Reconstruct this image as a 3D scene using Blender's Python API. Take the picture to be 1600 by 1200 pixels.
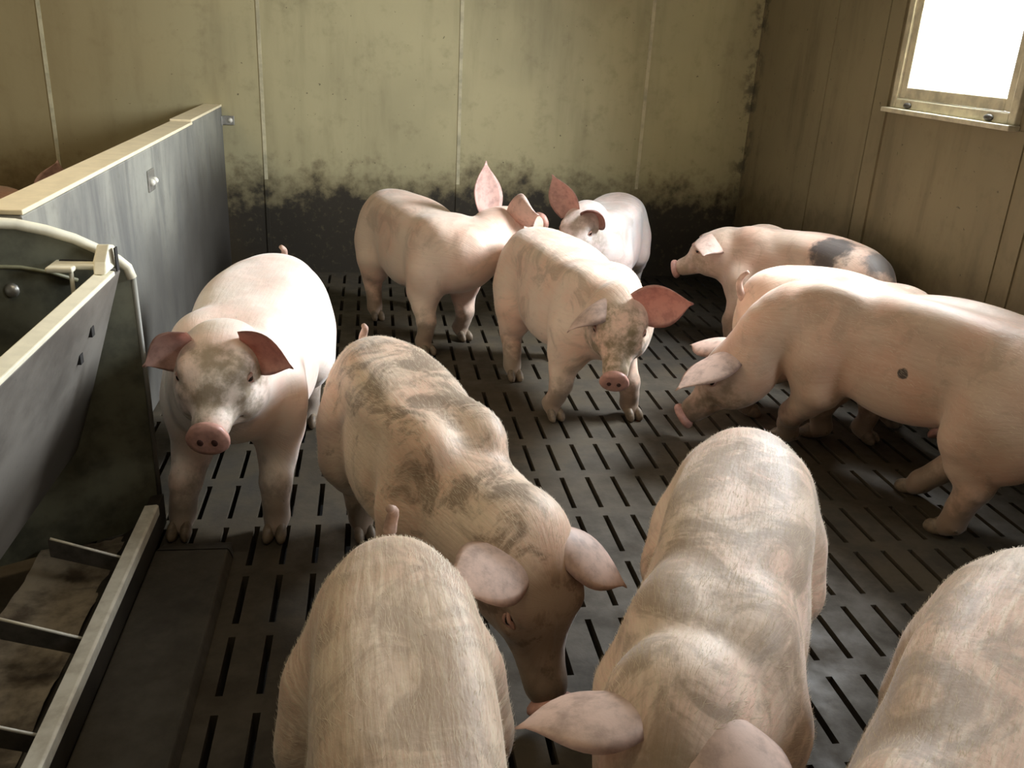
import bpy, bmesh, math, random
import numpy as np
from mathutils import Vector, Matrix

# ------------------------------------------------------------------ clear
for o in list(bpy.data.objects):
    bpy.data.objects.remove(o, do_unlink=True)
SC = bpy.context.scene
COL = SC.collection

# ------------------------------------------------------------------ camera
cam_d = bpy.data.cameras.new('camera')
cam = bpy.data.objects.new('camera', cam_d)
COL.objects.link(cam)
CAM_H = 1.57
d = np.array([-220, -555, 1382.0]); d /= np.linalg.norm(d)
v = np.array([-187, 3515, 1382.0]); v -= d * (v @ d); v /= np.linalg.norm(v)
r = np.cross(v, d)
if r[0] < 0: r = -r
Rm = np.array([r, d, -v])
cx, cy, cz = Rm @ [1, 0, 0], Rm @ [0, -1, 0], Rm @ [0, 0, -1]
cam.matrix_world = Matrix(((cx[0], cy[0], cz[0], 0), (cx[1], cy[1], cz[1], 0),
                           (cx[2], cy[2], cz[2], CAM_H), (0, 0, 0, 1)))
cam_d.sensor_fit = 'HORIZONTAL'; cam_d.sensor_width = 36.0; cam_d.lens = 1382 / 1600 * 36.0
cam_d.clip_start = 0.02
SC.camera = cam

# ------------------------------------------------------------------ world, view, lights
SC.view_settings.view_transform = 'Standard'
SC.view_settings.look = 'None'
SC.view_settings.gamma = 1.0
SC.view_settings.use_curve_mapping = False
SC.view_settings.exposure = 0.0
W = bpy.data.worlds.new('sky'); SC.world = W; W.use_nodes = True
bg = W.node_tree.nodes['Background']
bg.inputs['Color'].default_value = (0.92, 0.96, 1.0, 1); bg.inputs['Strength'].default_value = 2.5

def area(name, loc, target, sx, sy, power, color, spread=180):
    l = bpy.data.lights.new(name, 'AREA'); l.shape = 'RECTANGLE'; l.size = sx; l.size_y = sy
    l.energy = power; l.color = color; l.spread = math.radians(spread)
    o = bpy.data.objects.new(name, l); COL.objects.link(o); o.location = loc
    o.rotation_euler = (Vector(target) - Vector(loc)).to_track_quat('-Z', 'Y').to_euler()
    return o
# daylight entering through the two windows in the right wall (outside the panes)
area('daylight_window', (2.80, 3.82, 1.95), (0.0, 3.3, 0.55), 0.95, 1.20, 250, (0.90, 0.95, 1.0), 140)
area('daylight_near_window', (2.80, 1.10, 1.95), (0.0, 2.3, 0.5), 0.80, 1.00, 45, (0.92, 0.96, 1.0))
# warm fill added unseen under the ceiling, plus the lamp over the neighbouring pen
area('fill_pen', (-0.2, 1.3, 2.6), (-0.2, 1.35, 0), 1.2, 0.15, 7.5, (1.0, 0.84, 0.62))
area('fill_aisle', (0.2, -1.0, 2.6), (0.4, 1.5, 0.6), 1.2, 0.2, 3, (1.0, 0.84, 0.60))
area('lamp_neighbour', (-2.2, 2.6, 2.6), (-1.6, 3.6, 0.6), 1.2, 0.15, 24, (1.0, 0.80, 0.52))

# ------------------------------------------------------------------ node helpers
def newmat(name):
    m = bpy.data.materials.new(name); m.use_nodes = True
    nt = m.node_tree
    return m, nt, nt.nodes['Principled BSDF']
def nd(nt, typ, **kw):
    n = nt.nodes.new(typ)
    for k, val in kw.items():
        if k in n.inputs: n.inputs[k].default_value = val
        else: setattr(n, k, val)
    return n
def lk(nt, a, b): nt.links.new(a, b)
def noise(nt, vec, scale, detail=4, rough=0.55, dist=0.0):
    n = nt.nodes.new('ShaderNodeTexNoise'); n.inputs['Scale'].default_value = scale
    n.inputs['Detail'].default_value = detail; n.inputs['Roughness'].default_value = rough
    n.inputs['Distortion'].default_value = dist
    if vec is not None: lk(nt, vec, n.inputs['Vector'])
    return n.outputs['Fac']
def ramp(nt, fac, a, b, ca=0.0, cb=1.0):
    n = nt.nodes.new('ShaderNodeMapRange'); n.clamp = True
    n.interpolation_type = 'SMOOTHSTEP'
    n.inputs['From Min'].default_value = a; n.inputs['From Max'].default_value = b
    n.inputs['To Min'].default_value = ca; n.inputs['To Max'].default_value = cb
    lk(nt, fac, n.inputs['Value']); return n.outputs['Result']
def math_(nt, op, a, b=None):
    n = nt.nodes.new('ShaderNodeMath'); n.operation = op
    for i, x in enumerate((a, b)):
        if x is None: continue
        if isinstance(x, (int, float)): n.inputs[i].default_value = x
        else: lk(nt, x, n.inputs[i])
    return n.outputs[0]
def mix(nt, fac, a, b):
    n = nt.nodes.new('ShaderNodeMix'); n.data_type = 'RGBA'
    if isinstance(fac, (int, float)): n.inputs[0].default_value = fac
    else: lk(nt, fac, n.inputs[0])
    for i, x in ((6, a), (7, b)):
        if isinstance(x, tuple): n.inputs[i].default_value = (*x, 1)
        else: lk(nt, x, n.inputs[i])
    return n.outputs[2]
def mapping(nt, vec, scale):
    n = nt.nodes.new('ShaderNodeMapping'); n.inputs['Scale'].default_value = scale
    lk(nt, vec, n.inputs['Vector']); return n.outputs[0]
def bump(nt, h, strength, dist, bsdf):
    n = nt.nodes.new('ShaderNodeBump'); n.inputs['Strength'].default_value = strength
    n.inputs['Distance'].default_value = dist; lk(nt, h, n.inputs['Height'])
    lk(nt, n.outputs[0], bsdf.inputs['Normal'])
def geopos(nt):
    g = nt.nodes.new('ShaderNodeNewGeometry'); s = nt.nodes.new('ShaderNodeSeparateXYZ')
    lk(nt, g.outputs['Position'], s.inputs[0]); return g.outputs['Position'], s.outputs
def simple(name, col, rough=0.6, metal=0.0, var=0.25, scale=20, dark=None):
    m, nt, b = newmat(name)
    tc = nt.nodes.new('ShaderNodeTexCoord')
    n = noise(nt, tc.outputs['Object'], scale, 5, 0.6)
    f = ramp(nt, n, 0.35, 0.7)
    dk = dark or tuple(c * (1 - var) for c in col)
    lk(nt, mix(nt, f, col, dk), b.inputs['Base Color'])
    b.inputs['Roughness'].default_value = rough; b.inputs['Metallic'].default_value = metal
    bump(nt, n, 0.15, 0.004, b)
    return m

def wall_mat(name, base, dirty, band_z, band_soft, streak=0.3, brown=(0.10, 0.075, 0.035), left_brown=False):
    m, nt, b = newmat(name)
    pos, s = geopos(nt)
    big = noise(nt, pos, 1.1, 3)
    fine = noise(nt, pos, 9, 6, 0.65)
    vert = noise(nt, mapping(nt, pos, (4, 4, 0.6)), 1.6, 5, 0.6)
    c = mix(nt, ramp(nt, big, 0.35, 0.7), base, tuple(x * 0.82 for x in base))
    c = mix(nt, math_(nt, 'MULTIPLY', ramp(nt, vert, 0.45, 0.75), streak), c, brown)
    c = mix(nt, math_(nt, 'MULTIPLY', ramp(nt, fine, 0.5, 0.8), 0.28), c, brown)
    # small splashes
    spk = noise(nt, pos, 38, 2, 0.5)
    c = mix(nt, math_(nt, 'MULTIPLY', ramp(nt, spk, 0.72, 0.76), 0.75), c, (0.05, 0.04, 0.02))
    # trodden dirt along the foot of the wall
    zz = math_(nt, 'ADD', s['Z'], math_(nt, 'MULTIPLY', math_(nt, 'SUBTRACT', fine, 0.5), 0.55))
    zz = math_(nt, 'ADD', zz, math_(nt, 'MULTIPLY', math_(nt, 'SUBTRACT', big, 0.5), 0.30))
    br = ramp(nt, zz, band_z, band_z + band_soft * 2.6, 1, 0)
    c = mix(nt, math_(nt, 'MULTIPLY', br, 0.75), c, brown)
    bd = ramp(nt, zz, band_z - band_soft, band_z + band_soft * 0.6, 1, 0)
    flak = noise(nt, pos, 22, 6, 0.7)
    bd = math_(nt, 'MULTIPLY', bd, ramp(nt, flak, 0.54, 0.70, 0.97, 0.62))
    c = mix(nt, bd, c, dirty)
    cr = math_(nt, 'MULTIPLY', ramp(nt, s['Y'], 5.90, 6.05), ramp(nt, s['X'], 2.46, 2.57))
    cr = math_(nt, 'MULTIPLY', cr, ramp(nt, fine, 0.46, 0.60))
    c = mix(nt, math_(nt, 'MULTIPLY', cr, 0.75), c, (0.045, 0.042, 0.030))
    if left_brown:
        xx = math_(nt, 'ADD', s['X'], math_(nt, 'MULTIPLY', math_(nt, 'SUBTRACT', big, 0.5), 1.6))
        c = mix(nt, ramp(nt, xx, -0.4, -2.2, 0, 0.62), c, (0.24, 0.165, 0.065))
    lk(nt, c, b.inputs['Base Color'])
    b.inputs['Roughness'].default_value = 0.62
    bump(nt, fine, 0.25, 0.006, b)
    return m
M = {}
M['wall_back'] = wall_mat('wall_back', (0.50, 0.45, 0.26), (0.026, 0.021, 0.014), 0.57, 0.08, 0.22, left_brown=True)
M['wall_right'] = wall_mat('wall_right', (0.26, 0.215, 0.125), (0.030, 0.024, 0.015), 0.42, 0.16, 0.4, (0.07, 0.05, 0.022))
M['wall_plain'] = wall_mat('wall_plain', (0.34, 0.3, 0.2), (0.06, 0.05, 0.035), 0.3, 0.15, 0.3)
M['seam'] = simple('seam', (0.62, 0.57, 0.38), 0.6, 0, 0.35, 12)
M['ceiling'] = simple('ceiling', (0.34, 0.31, 0.24), 0.8, 0, 0.15, 3)
M['frame'] = simple('frame', (0.68, 0.62, 0.45), 0.45, 0, 0.35, 14)
M['cream_cap'] = simple('cream_cap', (0.88, 0.77, 0.53), 0.6, 0, 0.12, 14)
M['steel'] = simple('steel', (0.82, 0.79, 0.68), 0.4, 0.1, 0.2, 22)
M['trough_steel'] = simple('trough_steel', (0.85, 0.82, 0.70), 0.42, 0.0, 0.9, 16, dark=(0.62, 0.58, 0.47))
M['steel_dark'] = simple('steel_dark', (0.10, 0.09, 0.075), 0.5, 0.4, 0.5, 18)
M['iron'] = simple('iron', (0.55, 0.54, 0.5), 0.38, 0.8, 0.3, 25)
M['black'] = simple('black', (0.012, 0.011, 0.01), 0.7, 0, 0.3, 20)

def concrete_panel():
    m, nt, b = newmat('concrete_panel')
    pos, s = geopos(nt)
    vert = noise(nt, mapping(nt, pos, (3, 3, 0.8)), 1.7, 7, 0.66, 0.7)
    big = noise(nt, pos, 1.7, 4)
    fine = noise(nt, pos, 24, 5, 0.65)
    c = mix(nt, ramp(nt, big, 0.3, 0.7), (0.32, 0.315, 0.265), (0.23, 0.228, 0.20))
    c = mix(nt, math_(nt, 'MULTIPLY', ramp(nt, vert, 0.42, 0.68), 0.6), c, (0.075, 0.077, 0.08))
    c = mix(nt, math_(nt, 'MULTIPLY', ramp(nt, fine, 0.5, 0.8), 0.3), c, (0.08, 0.07, 0.05))
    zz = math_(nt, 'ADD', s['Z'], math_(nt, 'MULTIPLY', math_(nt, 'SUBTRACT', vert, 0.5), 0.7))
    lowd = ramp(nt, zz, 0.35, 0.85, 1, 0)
    # darker towards the back wall
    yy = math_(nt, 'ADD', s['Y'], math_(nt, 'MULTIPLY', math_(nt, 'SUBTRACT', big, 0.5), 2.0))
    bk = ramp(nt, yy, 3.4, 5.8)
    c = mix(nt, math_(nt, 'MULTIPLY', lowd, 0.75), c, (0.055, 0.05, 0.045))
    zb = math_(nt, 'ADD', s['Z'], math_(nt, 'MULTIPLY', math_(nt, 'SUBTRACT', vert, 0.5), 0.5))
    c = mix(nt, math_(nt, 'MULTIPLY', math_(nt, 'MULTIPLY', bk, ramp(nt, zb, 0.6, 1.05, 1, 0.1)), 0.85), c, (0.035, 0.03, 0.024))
    lk(nt, c, b.inputs['Base Color']); b.inputs['Roughness'].default_value = 0.55
    bump(nt, fine, 0.2, 0.004, b)
    return m
M['concrete_panel'] = concrete_panel()

def floor_mat(name='slat_concrete', a=(0.064, 0.051, 0.032), bcol=(0.034, 0.028, 0.019), brown=(0.046, 0.031, 0.013)):
    m, nt, b = newmat(name)
    pos, s = geopos(nt)
    big = noise(nt, pos, 1.5, 4, 0.6)
    med = noise(nt, pos, 6, 6, 0.65)
    fine = noise(nt, pos, 60, 4, 0.6)
    c = mix(nt, ramp(nt, med, 0.35, 0.7), a, bcol)
    c = mix(nt, math_(nt, 'MULTIPLY', ramp(nt, big, 0.45, 0.7), 0.7), c, brown)
    c = mix(nt, math_(nt, 'MULTIPLY', ramp(nt, fine, 0.6, 0.8), 0.35), c, (0.05, 0.04, 0.03))
    # darker towards the far right corner
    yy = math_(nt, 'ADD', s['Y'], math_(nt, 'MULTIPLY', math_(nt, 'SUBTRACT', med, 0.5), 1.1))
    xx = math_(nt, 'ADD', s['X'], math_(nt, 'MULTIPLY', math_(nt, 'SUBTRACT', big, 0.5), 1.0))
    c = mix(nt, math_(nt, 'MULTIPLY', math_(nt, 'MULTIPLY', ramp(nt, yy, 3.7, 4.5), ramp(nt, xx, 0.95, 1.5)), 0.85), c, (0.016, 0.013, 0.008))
    lk(nt, c, b.inputs['Base Color'])
    lk(nt, ramp(nt, med, 0.3, 0.7, 0.55, 0.85), b.inputs['Roughness'])
    bump(nt, math_(nt, 'ADD', med, math_(nt, 'MULTIPLY', fine, 0.4)), 0.3, 0.006, b)
    return m
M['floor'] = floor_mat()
M['curb'] = floor_mat('curb_concrete', (0.065, 0.057, 0.042), (0.036, 0.032, 0.026), (0.05, 0.038, 0.02))
M['pit'] = simple('pit', (0.012, 0.010, 0.008), 0.8)

def feeder_board():
    m, nt, b = newmat('feeder_board')
    pos, s = geopos(nt)
    st = noise(nt, mapping(nt, pos, (3, 1.4, 2.4)), 2.2, 6, 0.65)
    fine = noise(nt, pos, 40, 5, 0.65)
    c = mix(nt, ramp(nt, st, 0.35, 0.72), (0.185, 0.172, 0.150), (0.095, 0.086, 0.074))
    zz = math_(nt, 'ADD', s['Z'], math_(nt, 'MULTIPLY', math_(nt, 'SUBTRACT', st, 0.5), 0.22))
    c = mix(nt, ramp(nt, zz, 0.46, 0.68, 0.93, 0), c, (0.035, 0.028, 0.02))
    c = mix(nt, math_(nt, 'MULTIPLY', ramp(nt, fine, 0.6, 0.8), 0.5), c, (0.05, 0.045, 0.04))
    lk(nt, c, b.inputs['Base Color']); b.inputs['Roughness'].default_value = 0.5
    bump(nt, fine, 0.15, 0.003, b)
    return m
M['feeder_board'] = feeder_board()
M['end_plate'] = simple('end_plate', (0.115, 0.115, 0.075), 0.55, 0, 0.55, 9)
M['olive'] = simple('olive', (0.21, 0.20, 0.11), 0.55, 0, 0.4, 12)
M['rim'] = simple('rim', (0.88, 0.84, 0.66), 0.5, 0, 0.12, 20)
M['feed_dirt'] = simple('feed_dirt', (0.26, 0.22, 0.16), 0.7, 0, 0.5, 9, dark=(0.05, 0.035, 0.02))
M['trough_dark'] = simple('trough_dark', (0.045, 0.038, 0.028), 0.5, 0.2, 0.5, 9)

def glass_mat():
    m, nt, b = newmat('window_glass')
    nt.nodes.remove(b)
    out = [n for n in nt.nodes if n.type == 'OUTPUT_MATERIAL'][0]
    t = nt.nodes.new('ShaderNodeBsdfTransparent'); g = nt.nodes.new('ShaderNodeBsdfGlossy')
    g.inputs['Roughness'].default_value = 0.05
    mx = nt.nodes.new('ShaderNodeMixShader'); mx.inputs[0].default_value = 0.06
    lk(nt, t.outputs[0], mx.inputs[1]); lk(nt, g.outputs[0], mx.inputs[2]); lk(nt, mx.outputs[0], out.inputs[0])
    return m
M['glass'] = glass_mat()

# ------------------------------------------------------------------ mesh helpers
class MB:
    def __init__(self): self.v = []; self.f = []; self.mi = []
    def add(self, vs, fs, mi=0):
        o = len(self.v); self.v += [tuple(float(c) for c in x) for x in vs]
        self.f += [tuple(i + o for i in f) for f in fs]; self.mi += [mi] * len(fs)
    def box(self, x0, x1, y0, y1, z0, z1, mi=0):
        self.add([(x0, y0, z0), (x1, y0, z0), (x1, y1, z0), (x0, y1, z0), (x0, y0, z1), (x1, y0, z1), (x1, y1, z1), (x0, y1, z1)],
                 [(0, 3, 2, 1), (4, 5, 6, 7), (0, 1, 5, 4), (1, 2, 6, 5), (2, 3, 7, 6), (3, 0, 4, 7)], mi)
    def prism(self, poly, axis, t, mi=0):
        """extrude a 3d polygon by the vector `axis`*t"""
        n = len(poly); a = Vector(axis) * t
        vs = [Vector(p) for p in poly] + [Vector(p) + a for p in poly]
        fs = [tuple(range(n - 1, -1, -1)), tuple(range(n, 2 * n))] + [(i, (i + 1) % n, (i + 1) % n + n, i + n) for i in range(n)]
        self.add(vs, fs, mi)
    def tube(self, pts, rad, n=10, mi=0):
        pts = [Vector(p) for p in pts]
        if not hasattr(rad, '__len__'): rad = [rad] * len(pts)
        vs = []; fs = []
        ref = Vector((0, 0, 1))
        for i, p in enumerate(pts):
            t = (pts[min(i + 1, len(pts) - 1)] - pts[max(i - 1, 0)]).normalized()
            if abs(t.dot(ref)) > 0.95: ref = Vector((1, 0, 0))
            a = t.cross(ref).normalized(); b = t.cross(a); ref = -b if False else ref
            for k in range(n):
                q = 2 * math.pi * k / n
                vs.append(p + (a * math.cos(q) + b * math.sin(q)) * rad[i])
        for i in range(len(pts) - 1):
            for k in range(n):
                fs.append((i * n + k, i * n + (k + 1) % n, (i + 1) * n + (k + 1) % n, (i + 1) * n + k))
        fs.append(tuple(range(n - 1, -1, -1))); fs.append(tuple((len(pts) - 1) * n + k for k in range(n)))
        self.add(vs, fs, mi)
    def ball(self, c, ax, n=12, mi=0, flat=None):
        """ellipsoid: c centre, ax three axis vectors"""
        c = Vector(c); ax = [Vector(a) for a in ax]; vs = []; fs = []
        rings = n // 2 + 1
        vs.append(c + ax[2])
        for i in range(1, rings):
            th = math.pi * i / rings
            for k in range(n):
                ph = 2 * math.pi * k / n
                vs.append(c + ax[0] * math.sin(th) * math.cos(ph) + ax[1] * math.sin(th) * math.sin(ph) + ax[2] * math.cos(th))
        vs.append(c - ax[2])
        if flat is not None:
            for q in vs:
                if q.z < flat: q.z = flat
        for k in range(n): fs.append((0, 1 + k, 1 + (k + 1) % n))
        for i in range(rings - 2):
            for k in range(n):
                a = 1 + i * n + k; b = 1 + i * n + (k + 1) % n
                fs.append((a, a + n, b + n, b))
        last = len(vs) - 1; o = 1 + (rings - 2) * n
        for k in range(n): fs.append((last, o + (k + 1) % n, o + k))
        self.add(vs, fs, mi)
    def build(self, name, mats, parent=None, smooth=False, loc=None):
        me = bpy.data.meshes.new(name)
        vs = self.v
        if loc is not None: vs = [(a - loc[0], b - loc[1], c - loc[2]) for a, b, c in vs]
        me.from_pydata(vs, [], self.f)
        mats = mats if isinstance(mats, (list, tuple)) else [mats]
        for m in mats: me.materials.append(m)
        if len(mats) > 1: me.polygons.foreach_set('material_index', self.mi)
        bm = bmesh.new(); bm.from_mesh(me); bmesh.ops.recalc_face_normals(bm, faces=bm.faces); bm.to_mesh(me); bm.free()
        if smooth: me.polygons.foreach_set('use_smooth', [True] * len(me.polygons))
        o = bpy.data.objects.new(name, me); COL.objects.link(o)
        if parent is not None:
            o.parent = parent
        elif loc is not None: o.location = loc
        return o
def bevel(o, w, seg=2):
    m = o.modifiers.new('bevel', 'BEVEL'); m.width = w; m.segments = seg; m.limit_method = 'ANGLE'
    return o
def tag(o, label=None, cat=None, group=None, kind=None):
    if label: o['label'] = label
    if cat: o['category'] = cat
    if group: o['group'] = group
    if kind: o['kind'] = kind
    return o
def empty(name, loc):
    o = bpy.data.objects.new(name, None); COL.objects.link(o); o.location = loc; o.empty_display_size = 0.1
    return o

# ------------------------------------------------------------------ room shell
XR, YB, XL, YF, ZC = 2.58, 6.05, -4.0, -2.2, 2.7
# slatted floor with real slots over a dark pit
def build_floor():
    mb = MB()
    sx = [(-0.39 + 0.1 * k - 0.0095, -0.39 + 0.1 * k + 0.0095) for k in range(-5, 30)]
    ends = [(5.99, 5.76), (5.681, 5.454), (5.364, 5.152), (5.077, 4.855), (4.788, 4.553), (4.501, 4.277), (4.219, 4.005)]
    ends += [(3.845 - 0.2935 * k, 3.61 - 0.2935 * k) for k in range(7)]
    ends += [(1.782 - 0.2935 * k, 1.547 - 0.2935 * k) for k in range(6)]
    sy = sorted((b, a) for a, b in ends)
    bx = [XL]; hx = set()
    for a, b in sx: hx.add(len(bx)); bx += [a, b]
    bx.append(XR)
    by = [YF]; hy = set()
    for a, b in sy: hy.add(len(by)); by += [a, b]
    by.append(YB)
    vid = {}
    def vtx(i, j, k):
        key = (i, j, k)
        if key not in vid:
            vid[key] = len(mb.v); mb.v.append((bx[i], by[j], 0.0 if k == 0 else -0.09))
        return vid[key]
    for i in range(len(bx) - 1):
        for j in range(len(by) - 1):
            if i in hx and j in hy:
                for q in (((i, j), (i + 1, j)), ((i + 1, j), (i + 1, j + 1)), ((i + 1, j + 1), (i, j + 1)), ((i, j + 1), (i, j))):
                    mb.f.append((vtx(*q[0], 0), vtx(*q[1], 0), vtx(*q[1], 1), vtx(*q[0], 1))); mb.mi.append(0)
            else:
                mb.f.append((vtx(i, j, 0), vtx(i + 1, j, 0), vtx(i + 1, j + 1, 0), vtx(i, j + 1, 0))); mb.mi.append(0)
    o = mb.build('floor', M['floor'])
    tag(o, kind='structure')
    p = MB(); p.box(XL, XR, YF, YB, -0.75, -0.6); tag(p.build('floor_pit', M['pit']), kind='structure')
build_floor()

# back wall with joint strips
mb = MB(); mb.box(XL - 0.1, XR + 0.25, YB, YB + 0.15, -0.1, ZC)
wb = tag(mb.build('wall_back', M['wall_back']), kind='structure')
for xs in (-3.22, -1.95, -0.687, 0.57, 1.82):
    s_ = MB(); s_.box(xs - 0.011, xs + 0.011, YB - 0.004, YB + 0.002, 0.62, ZC); s_.build('joint_strip', M['seam'], wb)
    s_ = MB(); s_.box(xs - 0.011, xs + 0.011, YB - 0.006, YB + 0.002, 0.0, 0.62); s_.build('joint_strip', M['wall_back'], wb)
# right wall around two window openings
WIN = [(3.36, 4.29), (0.64, 1.57)]
WZ0, WZ1 = 1.335, 2.42
mb = MB()
ys = [YF - 0.1, 0.64, 1.57, 3.36, 4.29, YB]
for i in range(5):
    if i in (1, 3):
        mb.box(XR, XR + 0.16, ys[i], ys[i + 1], -0.1, WZ0); mb.box(XR, XR + 0.16, ys[i], ys[i + 1], WZ1, ZC)
    else:
        mb.box(XR, XR + 0.16, ys[i], ys[i + 1], -0.1, ZC)
wr = tag(mb.build('wall_right', M['wall_right']), kind='structure')
for ypos, wdt, dep in ((5.04, 0.03, 0.006), (4.49, 0.022, 0.012), (3.18, 0.016, 0.008), (2.0, 0.018, 0.01)):
    s_ = MB(); s_.box(XR - dep, XR + 0.002, ypos - wdt / 2, ypos + wdt / 2, 0.0, ZC); s_.build('joint_strip', M['wall_right'], wr)
# raised flat pilaster beside the first window
s_ = MB(); s_.box(XR - 0.012, XR + 0.002, 4.34, 4.47, 0.0, ZC); s_.build('wall_strip', M['wall_right'], wr)
s_ = MB(); s_.box(XR - 0.006, XR + 0.002, 3.30, 4.22, 0.0, WZ0 - 0.02); s_.build('wall_panel', M['wall_right'], wr)
s_ = MB(); s_.box(XR - 0.006, XR + 0.002, YB - 0.012, YB, 0.0, ZC); s_.build('corner_bead', M['wall_right'], wr)
for n_, (y0, y1) in enumerate(WIN, 1):
    w = empty('window_%d' % n_, (XR, (y0 + y1) / 2, WZ0)); tag(w, kind='structure')
    L = w.location
    f = MB()   # outer fixed frame
    f.box(XR - 0.025, XR + 0.10, y0, y0 + 0.045, WZ0, WZ1); f.box(XR - 0.025, XR + 0.10, y1 - 0.045, y1, WZ0, WZ1)
    f.box(XR - 0.025, XR + 0.10, y0 + 0.045, y1 - 0.045, WZ0, WZ0 + 0.045); f.box(XR - 0.025, XR + 0.10, y0 + 0.045, y1 - 0.045, WZ1 - 0.045, WZ1)
    bevel(f.build('window_frame', M['frame'], w, loc=L), 0.004)
    a0, a1, b0, b1 = y0 + 0.048, y1 - 0.048, WZ0 + 0.048, WZ1 - 0.048
    f = MB(); t = 0.052
    f.box(XR - 0.012, XR + 0.05, a0, a0 + t, b0, b1); f.box(XR - 0.012, XR + 0.05, a1 - t, a1, b0, b1)
    f.box(XR - 0.012, XR + 0.05, a0 + t, a1 - t, b0, b0 + t); f.box(XR - 0.012, XR + 0.05, a0 + t, a1 - t, b1 - t, b1)
    bevel(f.build('window_sash', M['frame'], w, loc=L), 0.005)
    f = MB(); f.box(XR + 0.018, XR + 0.022, a0 + t, a1 - t, b0 + t, b1 - t); f.build('window_pane', M['glass'], w, loc=L)
    f = MB(); f.box(XR - 0.055, XR - 0.0, y0 - 0.01, y1 + 0.03, WZ0 - 0.022, WZ0 + 0.0); bevel(f.build('window_sill', M['frame'], w, loc=L), 0.004)
    for hy in (y0 + 0.16, y1 - 0.16):
        f = MB(); f.ball((XR - 0.03, hy, WZ0 + 0.018), ((0.012, 0, 0), (0, 0.03, 0), (0, 0, 0.014))); f.build('window_hinge', M['steel_dark'], w, True, loc=L)
mb = MB(); mb.box(XL - 0.15, XL, YF - 0.1, YB, -0.1, ZC); tag(mb.build('wall_left', M['wall_plain']), kind='structure')
mb = MB(); mb.box(XL - 0.15, XR + 0.15, YF - 0.15, YF, -0.1, ZC); tag(mb.build('wall_front', M['wall_plain']), kind='structure')
mb = MB(); mb.box(XL - 0.15, XR + 0.2, YF - 0.15, YB + 0.15, ZC, ZC + 0.12); tag(mb.build('ceiling', M['ceiling']), kind='structure')

# ------------------------------------------------------------------ partition between the pens
PX0, PX1, PY0 = -1.045, -0.940, 2.58
part = tag(empty('pen_partition', (-0.99, 4.2, 0)), 'long grey stained concrete partition with pale cream top edge', 'partition')
L = part.location
mb = MB(); mb.box(PX0, PX1, 5.02, YB - 0.002, 0.0, 1.065); bevel(mb.build('panel', M['concrete_panel'], part, loc=L), 0.006)
mb = MB(); mb.box(PX0 + 0.004, PX1 + 0.006, PY0 - 0.03, 5.016, 0.0, 1.055); bevel(mb.build('panel', M['concrete_panel'], part, loc=L), 0.006)
mb = MB(); mb.box(PX0 - 0.002, PX1 + 0.002, 5.02, YB - 0.002, 1.066, 1.080); bevel(mb.build('top_edge', M['cream_cap'], part, loc=L), 0.003)
mb = MB(); mb.box(PX0, PX1 + 0.008, PY0 - 0.03, 5.016, 1.056, 1.070); bevel(mb.build('top_edge', M['cream_cap'], part, loc=L), 0.003)
def bracket(axis, c):
    if axis == 'x':
        b = MB(); b.box(c[0], c[0] + 0.008, c[1] - 0.055, c[1] + 0.055, c[2] - 0.045, c[2] + 0.045)
        o = bevel(b.build('bracket', M['iron'], part, loc=L), 0.003)
        for dy in (-0.028, 0.028):
            q = MB(); q.ball((c[0] + 0.012, c[1] + dy, c[2] - 0.005), ((0.016, 0, 0), (0, 0.015, 0), (0, 0, 0.015)), 8); q.build('bolt', M['steel'], o, True, loc=L)
    else:
        b = MB(); b.box(c[0], c[0] + 0.075, c[1] - 0.008, c[1], c[2] - 0.028, c[2] + 0.028); b.box(c[0], c[0] + 0.008, c[1] - 0.06, c[1], c[2] - 0.028, c[2] + 0.028)
        o = bevel(b.build('bracket', M['iron'], part, loc=L), 0.002)
        q = MB(); q.ball((c[0] + 0.05, c[1] - 0.01, c[2]), ((0.016, 0, 0), (0, 0.012, 0), (0, 0, 0.016)), 8); q.build('bolt', M['steel'], o, True, loc=L)
bracket('x', (PX1 + 0.006, 4.0, 0.925))
bracket('y', (PX1, YB - 0.003, 0.985))

# ------------------------------------------------------------------ feeder
feed = tag(empty('pig_feeder', (-0.85, 1.8, 0)), 'long pig feeder with tilted grey board, curved end plate and steel rimmed trough', 'feeder')
L = feed.location
def plate_y(x): return 2.635 + (x + 0.70) * 0.55
# outline of the rounded end plate (x, z)
ov = [(-0.69, 0.04), (-0.692, 0.50), (-0.697, 0.86), (-0.705, 0.893), (-0.725, 0.917), (-0.77, 0.953), (-0.82, 0.988), (-0.88, 1.018), (-0.94, 1.040), (-1.0, 1.050)]
mir = [(-2.0 - x, z) for x, z in reversed(ov[:-1])]
out = ov + mir
mb = MB()
mb.prism([(x, plate_y(x), z) for x, z in out], (0, 1, 0), 0.02)
ep = mb.build('end_plate', M['end_plate'], feed, loc=L)
rimpts = [p for p in out if p[1] > 0.85]
mb = MB(); mb.tube([(x, plate_y(x) + 0.008, z) for x, z in rimpts], 0.0155, 10); mb.build('plate_rim', M['rim'], feed, True, loc=L)
mb = MB(); mb.tube([(x + 0.004, plate_y(x) + 0.01, z) for x, z in ov[:3]], 0.009, 8); mb.build('plate_edge', M['concrete_panel'], feed, True, loc=L)
mb = MB(); mb.ball((-0.965, plate_y(-0.965) - 0.004, 0.865), ((0.02, 0, 0), (0, 0.014, 0), (0, 0, 0.02))); mb.build('bolt', M['iron'], ep, True, loc=L)
mb = MB(); mb.tube([(x, plate_y(x) - 0.003, z - 0.115) for x, z in rimpts[4:-4]], 0.006, 6); mb.build('plate_stripe', M['olive'], ep, True, loc=L)  # thin olive stripe following the rim
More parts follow.
